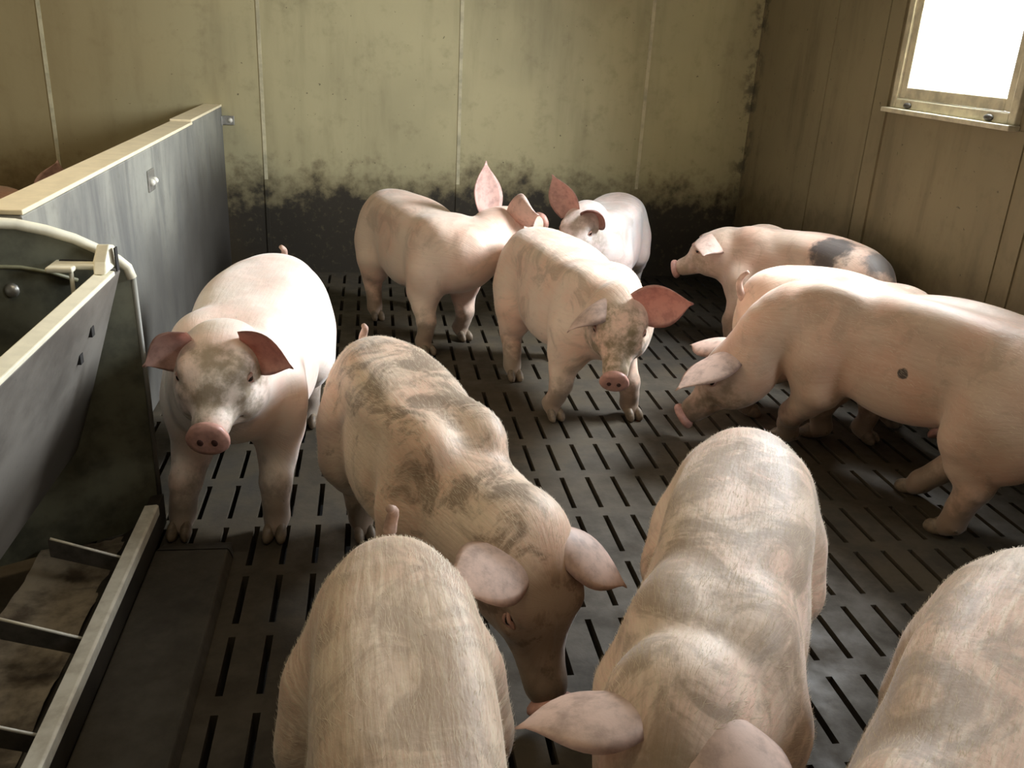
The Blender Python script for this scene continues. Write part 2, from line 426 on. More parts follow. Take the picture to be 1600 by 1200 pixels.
# tilted hopper board, its lower edge leaning inwards
def board_prism(top, bot, thick, y0, y1):
    (xt, zt), (xb, zb) = top, bot
    n = Vector((zt - zb, 0, -(xt - xb))).normalized() * -thick
    return [(xt, y0, zt), (xb, y0, zb), (xb + n.x, y0, zb + n.z), (xt + n.x, y0, zt + n.z)]
mb = MB()
pr = board_prism((-0.702, 0.905), (-0.875, 0.36), 0.034, 0.2, 2.565)
mb.prism(pr, (0, 1, 0), 2.565 - 0.2); bevel(mb.build('hopper_board', M['feeder_board'], feed, loc=L), 0.004)
mb = MB(); mb.prism([(-0.700, 0.2, 0.905), (-0.700, 0.2, 0.918), (-0.742, 0.2, 0.922), (-0.742, 0.2, 0.909)], (0, 1, 0), 2.30); bevel(mb.build('board_edge', M['rim'], feed, loc=L), 0.003)
# the far side board of the hopper
mb = MB()
mb.prism([(-2.0 - a, b, c) for a, b, c in pr], (0, 1, 0), 2.25); mb.build('hopper_board', M['feeder_board'], feed, loc=L)
# latch at the end of the board
mb = MB()
mb.prism([(-0.706, 2.44, 0.922), (-0.706, 2.57, 0.922), (-0.712, 2.57, 0.975), (-0.714, 2.53, 0.985), (-0.716, 2.49, 0.945)], (-1, 0, 0), 0.034)
lt = bevel(mb.build('latch', M['rim'], feed, loc=L), 0.005, 3)
mb = MB(); mb.box(-0.86, -0.735, 2.475, 2.535, 0.925, 0.94); mb.box(-0.86, -0.79, 2.44, 2.475, 0.925, 0.94)
bevel(mb.build('latch_arm', M['rim'], lt, loc=L), 0.006, 3)
mb = MB(); mb.box(-0.7, -0.704, 2.525, 2.548, 0.91, 0.975); mb.build('latch_slot', M['black'], lt, loc=L)
mb = MB(); mb.box(-0.845, -0.72, 2.515, 2.523, 0.938, 0.943); mb.build('latch_slot', M['black'], lt, loc=L)
mb = MB(); mb.tube([(-0.80, 2.46, 0.93), (-0.80, 2.455, 0.84)], 0.006, 8); mb.tube([(-0.80, 2.40, 0.845), (-0.755, 2.33, 0.90)], 0.008, 8); mb.build('latch_rod', M['rim'], lt, True, loc=L)
for (yy, zz) in ((2.36, 0.79), (2.30, 0.735)):
    xx = -0.702 - (0.905 - zz) * 0.173 / 0.545
    mb = MB(); mb.box(xx - 0.004, xx + 0.006, yy - 0.012, yy + 0.012, zz - 0.013, zz + 0.013); mb.build('board_hole', M['black'], feed, loc=L)
# trough
TXR = -0.672
mb = MB()
prof = [(TXR, 0.04), (TXR, 0.148), (TXR - 0.035, 0.148), (TXR - 0.07, 0.06), (TXR - 0.14, 0.03), (-1.0, 0.03), (-1.0, 0.018), (TXR - 0.04, 0.018), (TXR - 0.012, 0.04)]
npf = len(prof)
mb.add([(x, 0.2, z) for x, z in prof] + [(x, plate_y(x) - 0.004, z) for x, z in prof],
       [tuple(range(npf - 1, -1, -1)), tuple(range(npf, 2 * npf))] + [(i, (i + 1) % npf, (i + 1) % npf + npf, i + npf) for i in range(npf)])
mb.build('trough', M['trough_dark'], feed, loc=L)
mb = MB(); mb.prism([(TXR + 0.004, 0.2, 0.120), (TXR + 0.004, 0.2, 0.152), (TXR - 0.002, 0.2, 0.156), (TXR - 0.038, 0.2, 0.153), (TXR - 0.038, 0.2, 0.146), (TXR - 0.004, 0.2, 0.147), (TXR - 0.002, 0.2, 0.120)], (0, 1, 0), 2.36)
bevel(mb.build('trough_rim', M['trough_steel'], feed, loc=L), 0.002)
# caked feed in the trough bottom (one lumpy layer)
random.seed(4)
mb = MB(); nx, ny = 14, 90
vs = []; fs = []
for j in range(ny + 1):
    for i in range(nx + 1):
        x = -0.99 + (TXR - 0.10 + 0.99) * i / nx; y = 0.3 + (plate_y(x) - 0.02 - 0.3) * j / ny
        z = 0.045 + 0.012 * math.sin(7 * x + 9 * y) * math.sin(11 * y - 5 * x) + random.uniform(0, 0.006) + 0.02 * max(0, (-0.85 - x)) / 0.14
        vs.append((x, y, z))
for j in range(ny):
    for i in range(nx):
        a = j * (nx + 1) + i; fs.append((a, a + 1, a + nx + 2, a + nx + 1))
mb.add(vs, fs); mb.build('feed_residue', M['feed_dirt'], feed, True, loc=L)
for yy in (0.66, 0.98, 1.29, 1.60, 1.925, 2.29):
    mb = MB(); mb.prism([(TXR - 0.034, yy - 0.004, 0.085), (TXR - 0.034, yy - 0.004, 0.132), (-0.90, yy - 0.004, 0.205), (-0.90, yy - 0.004, 0.150)], (0, 1, 0), 0.008)
    dv = mb.build('divider', M['steel_dark'], feed, loc=L)
    mb = MB(); mb.tube([(-0.895, yy, 0.206), (TXR - 0.036, yy, 0.135)], 0.004, 8); mb.build('divider_edge', M['steel'], dv, True, loc=L)
# raised concrete curb beside the trough
mb = MB()
mb.prism([(TXR + 0.0, 0.2, 0.0), (-0.44, 0.2, 0.0), (-0.455, 0.2, 0.038), (TXR + 0.0, 0.2, 0.040)], (0, 1, 0), 2.28)
mb.add([(TXR, 2.48, 0.0), (-0.44, 2.48, 0.0), (-0.455, 2.48, 0.038), (TXR, 2.48, 0.040), (-0.455, 2.58, 0.0), (TXR, 2.58, 0.0)],
       [(2, 4, 5, 3), (1, 4, 2), (0, 3, 5), (0, 5, 4, 1)])
cb = bevel(mb.build('feeding_curb', M['curb'], loc=(-0.55, 1.3, 0)), 0.006)
tag(cb, 'low dark concrete curb running beside the trough of the feeder', 'curb')

# ------------------------------------------------------------------ pigs: a signed distance body meshed by surface nets
def smin(a, b, k):
    h = np.clip(0.5 + 0.5 * (b - a) / k, 0, 1)
    return b + (a - b) * h - k * h * (1 - h)
def catmull(P, n):
    P = np.array(P, float); out = []
    Q = np.vstack([2 * P[0] - P[1], P, 2 * P[-1] - P[-2]])
    for i in range(1, len(Q) - 2):
        p0, p1, p2, p3 = Q[i - 1], Q[i], Q[i + 1], Q[i + 2]
        for t in np.linspace(0, 1, n, endpoint=False):
            out.append(0.5 * ((2 * p1) + (-p0 + p2) * t + (2 * p0 - 5 * p1 + 4 * p2 - p3) * t * t + (-p0 + 3 * p1 - 3 * p2 + p3) * t ** 3))
    out.append(P[-1]); return np.array(out)
class Field:
    def __init__(self, lo, hi, h):
        self.lo = np.array(lo, float); self.h = h
        self.n = np.ceil((np.array(hi) - self.lo) / h).astype(int) + 1
        self.D = np.full(self.n, 0.25, np.float32)
    def sub(self, a, b):
        i0 = np.clip(np.floor((np.array(a) - self.lo) / self.h).astype(int), 0, self.n - 1)
        i1 = np.clip(np.ceil((np.array(b) - self.lo) / self.h).astype(int) + 1, 1, self.n)
        sl = tuple(slice(x, y) for x, y in zip(i0, i1))
        g = [self.lo[k] + self.h * np.arange(i0[k], i1[k]) for k in range(3)]
        return sl, np.stack(np.meshgrid(*g, indexing='ij'), -1).astype(np.float32)
    def loft(self, C, Wd, Hh, up, F=None, p=2.2):
        """stations C (n,3), half widths, half heights; hard min among the segments, returns own field"""
        own = np.full(self.n, 0.25, np.float32)
        for i in range(len(C) - 1):
            a, b = C[i], C[i + 1]
            pad = max(Wd[i], Wd[i + 1], Hh[i], Hh[i + 1]) + 0.11
            sl, P = self.sub(np.minimum(a, b) - pad, np.maximum(a, b) + pad)
            ax = b - a; ln = np.linalg.norm(ax); ax = ax / max(ln, 1e-6)
            u = up[i] - ax * (up[i] @ ax); u /= np.linalg.norm(u); s = np.cross(u, ax)
            q = P - a.astype(np.float32)
            t = np.clip((q @ ax.astype(np.float32)) / ln, 0, 1)
            w = Wd[i] + (Wd[i + 1] - Wd[i]) * t; hh = Hh[i] + (Hh[i + 1] - Hh[i]) * t
            e = np.minimum(w, hh)
            ds = (q @ ax.astype(np.float32)) - t * ln
            du = np.abs(q @ s.astype(np.float32)) / w; dv = np.abs(q @ u.astype(np.float32)) / hh
            rr = ((du ** p + dv ** p) ** (2.0 / p) + (ds / e) ** 2) ** 0.5
            own[sl] = np.minimum(own[sl], (rr - 1) * e)
        return own
    def capsules(self, pts, rad):
        own = np.full(self.n, 0.25, np.float32)
        for i in range(len(pts) - 1):
            a, b = np.array(pts[i], float), np.array(pts[i + 1], float)
            pad = max(rad[i], rad[i + 1]) + 0.11
            sl, P = self.sub(np.minimum(a, b) - pad, np.maximum(a, b) + pad)
            ab = (b - a).astype(np.float32); q = P - a.astype(np.float32)
            t = np.clip((q @ ab) / (ab @ ab), 0, 1)
            dd = np.sqrt(((q - t[..., None] * ab) ** 2).sum(-1)) - (rad[i] + (rad[i + 1] - rad[i]) * t)
            own[sl] = smin(own[sl], dd, 0.012)
        return own
    def ell(self, c, axes, rad):
        own = np.full(self.n, 0.25, np.float32)
        c = np.array(c, float); pad = max(rad) + 0.11
        sl, P = self.sub(c - pad, c + pad); q = P - c.astype(np.float32)
        k = np.stack([(q @ np.array(a, np.float32)) / r_ for a, r_ in zip(axes, rad)], -1)
        k0 = np.sqrt((k ** 2).sum(-1)); k1 = np.sqrt(((k / np.array(rad, np.float32)) ** 2).sum(-1)) + 1e-6
        own[sl] = k0 * (k0 - 1) / k1
        return own
    def add(self, own, k): self.D = smin(self.D, own, k)
    def cut(self, own, k): self.D = -smin(-self.D, own, k)
    def mesh(self, smooth=3):
        D = self.D; n = D.shape; ins = D < 0
        cx_ = []
        S = np.zeros((n[0] - 1, n[1] - 1, n[2] - 1, 3), np.float32); N = np.zeros(S.shape[:3], np.float32)
        corner = [(i, j, k) for i in (0, 1) for j in (0, 1) for k in (0, 1)]
        def cv(c): return D[c[0]:n[0] - 1 + c[0], c[1]:n[1] - 1 + c[1], c[2]:n[2] - 1 + c[2]]
        for a in corner:
            for ax in range(3):
                if a[ax] == 1: continue
                b = list(a); b[ax] = 1
                va, vb = cv(a), cv(b); cr = (va < 0) != (vb < 0)
                t = np.where(cr, va / np.where(cr, va - vb, 1), 0)
                for k in range(3):
                    S[..., k] += np.where(cr, a[k] + (t if k == ax else 0), 0)
                N += cr
        act = N > 0
        idx = -np.ones(N.shape, int); idx[act] = np.arange(act.sum())
        base = np.argwhere(act)
        V = self.lo + self.h * (base + S[act] / N[act][:, None])
        quads = []
        for ax in range(3):
            o1, o2 = [(1, 2), (2, 0), (0, 1)][ax]
            sl0 = [slice(None)] * 3; sl1 = [slice(None)] * 3
            sl0[ax] = slice(0, -1); sl1[ax] = slice(1, None)
            A = ins[tuple(sl0)]; B = ins[tuple(sl1)]
            E = np.argwhere(A != B)
            ok = (E[:, o1] > 0) & (E[:, o2] > 0) & (E[:, o1] < n[o1] - 1) & (E[:, o2] < n[o2] - 1)
            E = E[ok]; fl = A[tuple(E.T)]
            e1 = np.zeros(3, int); e1[o1] = 1; e2 = np.zeros(3, int); e2[o2] = 1
            q = np.stack([idx[tuple((E - e1 - e2).T)], idx[tuple((E - e2).T)], idx[tuple(E.T)], idx[tuple((E - e1).T)]], 1)
            q[~fl] = q[~fl][:, ::-1]
            quads.append(q)
        Q = np.vstack(quads)
        for _ in range(smooth):
            acc = np.zeros_like(V); cnt = np.zeros(len(V))
            for k in range(4):
                a, b = Q[:, k], Q[:, (k + 1) % 4]
                np.add.at(acc, a, V[b]); np.add.at(acc, b, V[a]); np.add.at(cnt, a, 1); np.add.at(cnt, b, 1)
            V = 0.4 * V + 0.6 * acc / np.maximum(cnt, 1)[:, None]
        return V, Q

# ---- skin materials
def skin_mat(name, base=(0.66, 0.46, 0.36), dirt=0.5, dirtcol=(0.29, 0.215, 0.15), facedirt=0.4, facebase=0.0, facecol=(0.20, 0.15, 0.075), spots=(), seed=0.0, ears=False, streak=0.35):
    m, nt, b = newmat(name)
    tc = nt.nodes.new('ShaderNodeTexCoord'); pos = tc.outputs['Object']
    off = nt.nodes.new('ShaderNodeVectorMath'); off.operation = 'ADD'; lk(nt, pos, off.inputs[0]); off.inputs[1].default_value = (seed, seed * 1.7, seed * 0.3)
    p = off.outputs[0]
    a1 = nt.nodes.new('ShaderNodeAttribute'); a1.attribute_name = 'mask'
    sp = nt.nodes.new('ShaderNodeSeparateColor'); lk(nt, a1.outputs['Color'], sp.inputs[0])
    face, legs, back = sp.outputs[0], sp.outputs[1], sp.outputs[2]
    fl = nt.nodes.new('ShaderNodeAttribute'); fl.attribute_name = 'flow'
    hair = noise(nt, mapping(nt, fl.outputs['Vector'], (9, 95, 30)), 1.0, 3, 0.6, 0.3)
    big = noise(nt, p, 4.2, 3, 0.55); med = noise(nt, p, 13, 5, 0.65); fine = noise(nt, p, 55, 4, 0.6)
    c = mix(nt, ramp(nt, big, 0.35, 0.68), base, (min(1, base[0] * 1.02), base[1] * 0.86, base[2] * 0.82))
    c = mix(nt, math_(nt, 'MULTIPLY', ramp(nt, med, 0.5, 0.78), 0.35), c, (base[0] * 0.82, base[1] * 0.80, base[2] * 0.76))
    # bristles: pale and dark streaks along the coat
    c = mix(nt, math_(nt, 'MULTIPLY', ramp(nt, hair, 0.46, 0.66), streak), c, (0.74, 0.63, 0.48))
    c = mix(nt, math_(nt, 'MULTIPLY', ramp(nt, hair, 0.5, 0.3), streak), c, (base[0] * 0.66, base[1] * 0.63, base[2] * 0.58))
    # dirt in smears, most on the back
    smear = noise(nt, p, 6.5, 6, 0.68, 0.8)
    k = math_(nt, 'ADD', math_(nt, 'MULTIPLY', back, 0.10), 0.02)
    df = ramp(nt, math_(nt, 'ADD', smear, k), 0.54, 0.70)
    c = mix(nt, math_(nt, 'MULTIPLY', df, dirt), c, dirtcol)
    fd = ramp(nt, math_(nt, 'ADD', med, 0.06), 0.42, 0.68)
    fd = math_(nt, 'MAXIMUM', fd, facebase)
    c = mix(nt, math_(nt, 'MULTIPLY', math_(nt, 'MULTIPLY', face, fd), facedirt), c, facecol)  # face tone: dirt, plus painted shade on the centre pig
    ld = ramp(nt, math_(nt, 'ADD', math_(nt, 'MULTIPLY', legs, 0.55), math_(nt, 'MULTIPLY', med, 0.75)), 0.48, 0.85)
    c = mix(nt, math_(nt, 'MULTIPLY', ld, 0.75), c, (0.15, 0.115, 0.075))
    speck = ramp(nt, fine, 0.70, 0.76)
    c = mix(nt, math_(nt, 'MULTIPLY', speck, 0.5), c, (0.12, 0.08, 0.05))
    for (cx_, cy_, cz_), rad, colr, soft in spots:
        dn = nt.nodes.new('ShaderNodeVectorMath'); dn.operation = 'DISTANCE'
        lk(nt, pos, dn.inputs[0]); dn.inputs[1].default_value = (cx_, cy_, cz_)
        dd = math_(nt, 'ADD', dn.outputs['Value'], math_(nt, 'MULTIPLY', math_(nt, 'SUBTRACT', med, 0.5), rad * 1.25))
        c = mix(nt, ramp(nt, dd, rad * (1 - soft), rad, 0.92, 0), c, colr)
    lk(nt, c, b.inputs['Base Color'])
    b.inputs['Roughness'].default_value = 0.58
    b.inputs['Sheen Weight'].default_value = 0.25; b.inputs['Sheen Roughness'].default_value = 0.4
    b.inputs['Subsurface Weight'].default_value = 0.12
    b.inputs['Subsurface Radius'].default_value = (1.0, 0.4, 0.25); b.inputs['Subsurface Scale'].default_value = 0.012
    hb = math_(nt, 'ADD', math_(nt, 'MULTIPLY', hair, 0.5), math_(nt, 'ADD', math_(nt, 'MULTIPLY', med, 0.8), math_(nt, 'MULTIPLY', fine, 0.25)))
    bump(nt, hb, 0.35, 0.006, b)
    return m
def ear_mat(name, col, trans=0.35):
    m, nt, b = newmat(name)
    tc = nt.nodes.new('ShaderNodeTexCoord'); n = noise(nt, tc.outputs['Object'], 26, 5, 0.65)
    c = mix(nt, ramp(nt, n, 0.4, 0.72), col, tuple(x * 0.62 for x in col))
    lk(nt, c, b.inputs['Base Color']); b.inputs['Roughness'].default_value = 0.55
    bump(nt, n, 0.2, 0.004, b)
    out = [q for q in nt.nodes if q.type == 'OUTPUT_MATERIAL'][0]
    t = nt.nodes.new('ShaderNodeBsdfTranslucent'); t.inputs['Color'].default_value = (0.85, 0.32, 0.24, 1)
    mx = nt.nodes.new('ShaderNodeMixShader'); mx.inputs[0].default_value = trans
    lk(nt, b.outputs[0], mx.inputs[1]); lk(nt, t.outputs[0], mx.inputs[2]); lk(nt, mx.outputs[0], out.inputs[0])
    return m
M['ear'] = ear_mat('ear_skin', (0.68, 0.51, 0.43), 0.15); M['ear_in'] = ear_mat('ear_inner', (0.60, 0.39, 0.33), 0.2)
M['ear_scab'] = ear_mat('ear_scab', (0.36, 0.2, 0.17), 0.1)
M['bristle'] = simple('bristle', (0.76, 0.66, 0.50), 0.5, 0, 0.2, 30)
M['snout'] = simple('snout_skin', (0.60, 0.33, 0.27), 0.42, 0, 0.3, 40)
M['nostril'] = simple('nostril', (0.06, 0.022, 0.018), 0.5)
M['eye'] = simple('eye', (0.02, 0.012, 0.01), 0.12)
M['lid'] = simple('eyelid', (0.46, 0.27, 0.21), 0.5, 0, 0.3, 40)
M['hoof'] = simple('hoof', (0.23, 0.175, 0.12), 0.55, 0, 0.5, 35)
M['tail'] = simple('tail_skin', (0.55, 0.37, 0.29), 0.6, 0, 0.4, 30)

BODY = [  # spine parameter, centre height, half width, half height
    (0.00, 0.525, 0.070, 0.085), (0.30, 0.525, 0.125, 0.142), (0.60, 0.522, 0.160, 0.178), (1.0, 0.512, 0.180, 0.200), (1.5, 0.498, 0.180, 0.208),
    (2.0, 0.488, 0.184, 0.212), (2.5, 0.482, 0.184, 0.208), (3.0, 0.480, 0.178, 0.200), (3.5, 0.486, 0.160, 0.182), (4.0, 0.493, 0.142, 0.162)]
HEADP = [  # along head axis, up offset, half width, half height
    (-0.05, -0.012, 0.112, 0.104), (0.15, -0.006, 0.114, 0.110), (0.35, -0.008, 0.102, 0.102), (0.52, -0.020, 0.078, 0.080), (0.70, -0.030, 0.060, 0.064),
    (0.86, -0.032, 0.052, 0.055), (1.0, -0.030, 0.050, 0.050)]
def unit(a): a = np.array(a, float); return a / max(np.linalg.norm(a), 1e-9)
def loft_surface(fn, nu, nv):
    vs = [fn(i / nu, j / nv) for i in range(nu + 1) for j in range(nv + 1)]
    fs = [(i * (nv + 1) + j, i * (nv + 1) + j + 1, (i + 1) * (nv + 1) + j + 1, (i + 1) * (nv + 1) + j) for i in range(nu) for j in range(nv)]
    return vs, fs

def make_pig(label, spine, cran, nose, s=1.0, fat=1.0, feet={}, ears=None, tail='curl', skin=None, vox=0.0115, zoff=0.0, group=None, neckdrop=0.0, back_arch=0.0, hairs=0, hs=1.04, deep=1.0, neckfill=0.0):
    spine = np.array(spine, float); cran = np.array(cran, float); nose = np.array(nose, float)
    root_xy = (spine[1] + spine[3]) / 2
    O = np.array([root_xy[0], root_xy[1], 0.0])
    Z = np.array([0, 0, 1.0])
    sp = spine - root_xy; C = cran - O; N = nose - O
    dense = catmull(np.c_[sp, np.arange(len(sp))], 7)
    tt = np.linspace(0, len(sp) - 1, len(dense))
    B = np.array(BODY)
    z = np.interp(tt, B[:, 0], B[:, 1]) * s + zoff; w = np.interp(tt, B[:, 0], B[:, 2]) * s * fat; h = np.interp(tt, B[:, 0], B[:, 3]) * s * deep
    z = z - neckdrop * np.clip((tt - 2.2) / 1.8, 0, 1) ** 1.5
    z = z + back_arch * np.exp(-((tt - 1.8) / 0.9) ** 2)
    cen = np.c_[dense[:, :2], z]
    def frame(t):
        i = min(max(int(round(t / (len(sp) - 1) * (len(dense) - 1))), 1), len(dense) - 2)
        f = unit(np.r_[dense[i + 1, :2] - dense[i - 1, :2], 0]); return cen[i], f, np.cross(Z, f)
    # head frame
    hf = unit(N - C); _, nf, nl = frame(len(sp) - 1 - 0.1)
    flat = np.array([hf[0], hf[1], 0]);
    yaw = unit(flat) if np.linalg.norm(flat) > 0.35 else unit(unit(flat + 1e-6) * np.linalg.norm(flat) + nf * (0.35 - np.linalg.norm(flat)) * 2)
    hl = np.cross(Z, yaw); hl = unit(hl - hf * (hl @ hf)); hu = np.cross(hf, hl)
    HLn = np.linalg.norm(N - C)
    allp = np.vstack([cen, [C, N]])
    lo = allp.min(0) - 0.30; hi = allp.max(0) + 0.30; lo[2] = -0.03
    for q in feet.values():
        lo[:2] = np.minimum(lo[:2], np.array(q)[:2] - root_xy - 0.1); hi[:2] = np.maximum(hi[:2], np.array(q)[:2] - root_xy + 0.1)
    F = Field(lo, hi, vox)
    F.add(F.loft(cen, w, h, [Z] * len(cen)), 0.01)
    # neck into head
    e = cen[-1]; nk = []
    back = C - hf * 0.03 * s - hu * 0.012 * s
    p1 = e + unit(cen[-1] - cen[-3]) * np.linalg.norm(back - e) * 0.4
    for t in np.linspace(0, 1, 7):
        nk.append((1 - t) ** 2 * e + 2 * t * (1 - t) * p1 + t * t * back)
    nk = np.array(nk); tw = np.linspace(0, 1, 7)
    F.add(F.loft(nk, w[-1] + (0.116 * s - w[-1]) * tw, h[-1] + (0.112 * s - h[-1]) * tw, [unit(Z * (1 - t) + hu * t) for t in tw]), 0.05)
    if neckfill: F.add(F.ell((e + back) / 2 + hu * 0.0, (nf, nl, Z), (0.17 * s, neckfill * s, neckfill * s)), 0.07)
    H = np.array(HEADP); ts = np.linspace(-0.05, 1.0, 16)
    sh = s * hs
    hc = np.array([C + hf * HLn * t + hu * np.interp(t, H[:, 0], H[:, 1]) * sh for t in ts])
    F.add(F.loft(hc, np.interp(ts, H[:, 0], H[:, 2]) * sh, np.interp(ts, H[:, 0], H[:, 3]) * sh, [hu] * len(ts), p=2.1), 0.05)
    hp = lambda f, l, u: C + hf * HLn * f + hl * l * sh + hu * u * sh
    for sg in (1, -1):
        F.add(F.ell(hp(0.12, sg * 0.058, -0.06), (hf, hl, hu), (0.12 * s, 0.062 * s, 0.075 * s)), 0.04)     # jowl
        F.add(F.ell(hp(0.36, sg * 0.066, 0.062), (hf, hl, hu), (0.045 * s, 0.028 * s, 0.024 * s)), 0.025)  # brow
        F.add(F.ell(hp(0.40, sg * 0.074, 0.012), (hf, hl, hu), (0.06 * s, 0.026 * s, 0.026 * s)), 0.025)   # cheek bone
        F.cut(F.ell(hp(0.43, sg * 0.098, 0.034), (hf, hl, hu), (0.026 * s, 0.016 * s, 0.016 * s)), 0.012)  # eye socket
        F.cut(F.ell(hp(0.80, sg * 0.058, -0.058), (hf, hl, hu), (0.10 * s, 0.014 * s, 0.005 * s)), 0.010)   # mouth line
    # loin muscles on both sides of the spine, shoulder blades, belly
    for t0, dz, rx, ry, rz in ((1.7, 0.62, 0.30, 0.085, 0.075), (3.05, 0.60, 0.13, 0.075, 0.08), (2.1, 0.40, 0.26, 0.10, 0.14)):
        c, f, l = frame(t0)
        for sg in (1, -1):
            F.add(F.ell(np.r_[c[:2], 0] + l * sg * (0.085 if dz > 0.5 else 0.095) * s * fat + Z * (dz * s + zoff + back_arch * 0.7), (f, l, Z), (rx * s, ry * s * fat, rz * s)), 0.04)
    # limbs
    foot_info = []
    for name, t0, sg in (('FL', 3, 1), ('FR', 3, -1), ('HL', 1, 1), ('HR', 1, -1)):
        c, f, l = frame(t0)
        if name in feet: ft = np.r_[np.array(feet[name])[:2] - root_xy, 0]
        else: ft = np.r_[(c + l * sg * 0.135 * s + f * (0.03 if t0 == 3 else -0.06) * s)[:2], 0]
        zb = lambda zz: Z * (zz * s)
        c0 = np.r_[c[:2], 0]
        if t0 == 3:
            F.add(F.ell(c0 + l * sg * 0.116 * s * fat + zb(0.42) + zoff * Z, (unit(f + 0.2 * Z), l, Z), (0.120 * s, 0.082 * s * fat, 0.18 * s)), 0.035)
            P0 = c0 + l * sg * 0.118 * s + zb(0.40) + zoff * Z; P1 = c0 + l * sg * 0.128 * s - f * 0.02 * s + zb(0.30) + zoff * 0.7 * Z
            kn = P1 * 0.42 + ft * 0.58; kn = np.r_[kn[:2], 0] + f * 0.022 * s + zb(0.165)
            P1b = (P1 + kn) / 2 - f * 0.004
            cn = np.r_[(kn * 0.45 + ft * 0.55)[:2], 0] - f * 0.004 + zb(0.105)
            ftl = ft - f * 0.026 * s + zb(0.062)
            F.add(F.capsules([P0, P1, P1b, kn, cn, ftl, ft + zb(0.034)], np.array([0.096, 0.079, 0.062, 0.050, 0.041, 0.042, 0.034]) * s), 0.045)
            F.add(F.ell(kn, (f, l, Z), (0.044 * s, 0.044 * s, 0.05 * s)), 0.02)
        else:
            F.add(F.ell(c0 - f * 0.025 * s + l * sg * 0.108 * s * fat + zb(0.43) + zoff * Z, (unit(f - 0.12 * Z), l, unit(Z + 0.12 * f)), (0.170 * s, 0.100 * s * fat, 0.215 * s)), 0.035)
            P0 = c0 + l * sg * 0.11 * s + zb(0.42) + zoff * Z; st = c0 + f * 0.045 * s + l * sg * 0.13 * s + zb(0.335) + zoff * 0.7 * Z
            hk = np.r_[(st * 0.30 + ft * 0.70)[:2], 0] - f * 0.062 * s + zb(0.215)
            mid = (st + hk) / 2 + f * 0.01 * s - Z * 0.006
            cn = np.r_[(hk * 0.5 + ft * 0.5)[:2], 0] - f * 0.004 * s + zb(0.125)
            ftl = ft - f * 0.026 * s + zb(0.064)
            F.add(F.capsules([P0, st, mid, hk, cn, ftl, ft + zb(0.034)], np.array([0.115, 0.104, 0.080, 0.056, 0.044, 0.043, 0.034]) * s), 0.05)
            F.add(F.ell(hk - f * 0.016 * s + zb(0.012), (f, l, Z), (0.040 * s, 0.034 * s, 0.044 * s)), 0.02)
        # claws point the way the limb walks
        foot_info.append((ft, f, l))
    # crease behind the shoulder and in front of the ham
    for t0, dz in ((2.55, 0.36), (1.55, 0.36)):
        c, f, l = frame(t0)
        for sg in (1, -1):
            F.cut(F.ell(np.r_[c[:2], 0] + l * sg * 0.215 * s * fat + Z * (dz * s + zoff), (f, l, Z), (0.03 * s, 0.022 * s, 0.15 * s)), 0.035)
    V, Q = F.mesh(3)
    me = bpy.data.meshes.new('body'); me.from_pydata(V.tolist(), [], Q.tolist())
    me.polygons.foreach_set('use_smooth', [True] * len(me.polygons))
    # masks: face, legs, back; flow coordinates along the coat
    dist = ((V[:, None, :2] - cen[None, ::3, :2]) ** 2).sum(-1)
    fa = (V - C) @ hf / HLn; hd = np.linalg.norm(V - (C + N) / 2, axis=1)
    face = np.clip((fa - 0.0) / 0.25, 0, 1) * np.clip((0.62 * HLn + 0.06 - hd) / 0.05, 0, 1)
    legs = np.clip((0.30 * s - V[:, 2]) / (0.24 * s), 0, 1)
    j = np.argmin(((V[:, None, :] - cen[None]) ** 2).sum(-1), 1)
    bk = np.clip((V[:, 2] - z[j]) / (0.2 * s), 0, 1)
    arr = np.c_[face, legs, bk, np.ones(len(V))].astype(np.float32)
    at = me.color_attributes.new('mask', 'FLOAT_COLOR', 'POINT'); at.data.foreach_set('color', arr.ravel())
    tang = np.gradient(cen, axis=0); tang /= np.linalg.norm(tang, axis=1)[:, None]
    rel = V - cen[j]; arc = np.r_[0, np.cumsum(np.linalg.norm(np.diff(cen, axis=0), axis=1))]
    lat = np.cross(Z, tang[j])
    ang = np.arctan2((rel * lat).sum(1), rel[:, 2] + 0.02)
    flow = np.c_[arc[j] + (rel * tang[j]).sum(1), ang * 0.2, V[:, 2] * 0.2].astype(np.float32)
    af = me.attributes.new('flow', 'FLOAT_VECTOR', 'POINT'); af.data.foreach_set('vector', flow.ravel())
    me.materials.append(skin)
    rt = empty('pig', tuple(O)); tag(rt, label, 'pig', group)
    bo = bpy.data.objects.new('body', me); COL.objects.link(bo); bo.parent = rt
    if hairs:
        rng = np.random.default_rng(int(abs(O[0]) * 1000) + 5)
        bm = np.bincount(Q.ravel(), minlength=len(V))
        e1 = V[Q[:, 1]] - V[Q[:, 0]]; e2 = V[Q[:, 3]] - V[Q[:, 0]]
        fn = np.cross(e1, e2); fn /= np.linalg.norm(fn, axis=1)[:, None] + 1e-9
        pick = rng.choice(len(Q), hairs); r1 = rng.random((hairs, 1)); r2 = rng.random((hairs, 1))
        P = V[Q[pick, 0]] + e1[pick] * r1 + e2[pick] * r2; nn_ = fn[pick]; tg = -tang[j[Q[pick, 0]]]
        keep = (P[:, 2] > 0.25) & (face[Q[pick, 0]] < 0.3); P = P[keep]; nn_ = nn_[keep]; tg = tg[keep]
        tg = tg + rng.normal(0, 0.22, tg.shape) - Z * 0.25; tg -= nn_ * (tg * nn_).sum(1)[:, None]; tg /= np.linalg.norm(tg, axis=1)[:, None] + 1e-9
        ln = rng.uniform(0.012, 0.026, (len(P), 1)) * s
        side = np.cross(tg, nn_) * 0.00034
        mid = P + tg * ln * 0.55 + nn_ * ln * 0.13; tip = P + tg * ln + nn_ * ln * 0.17
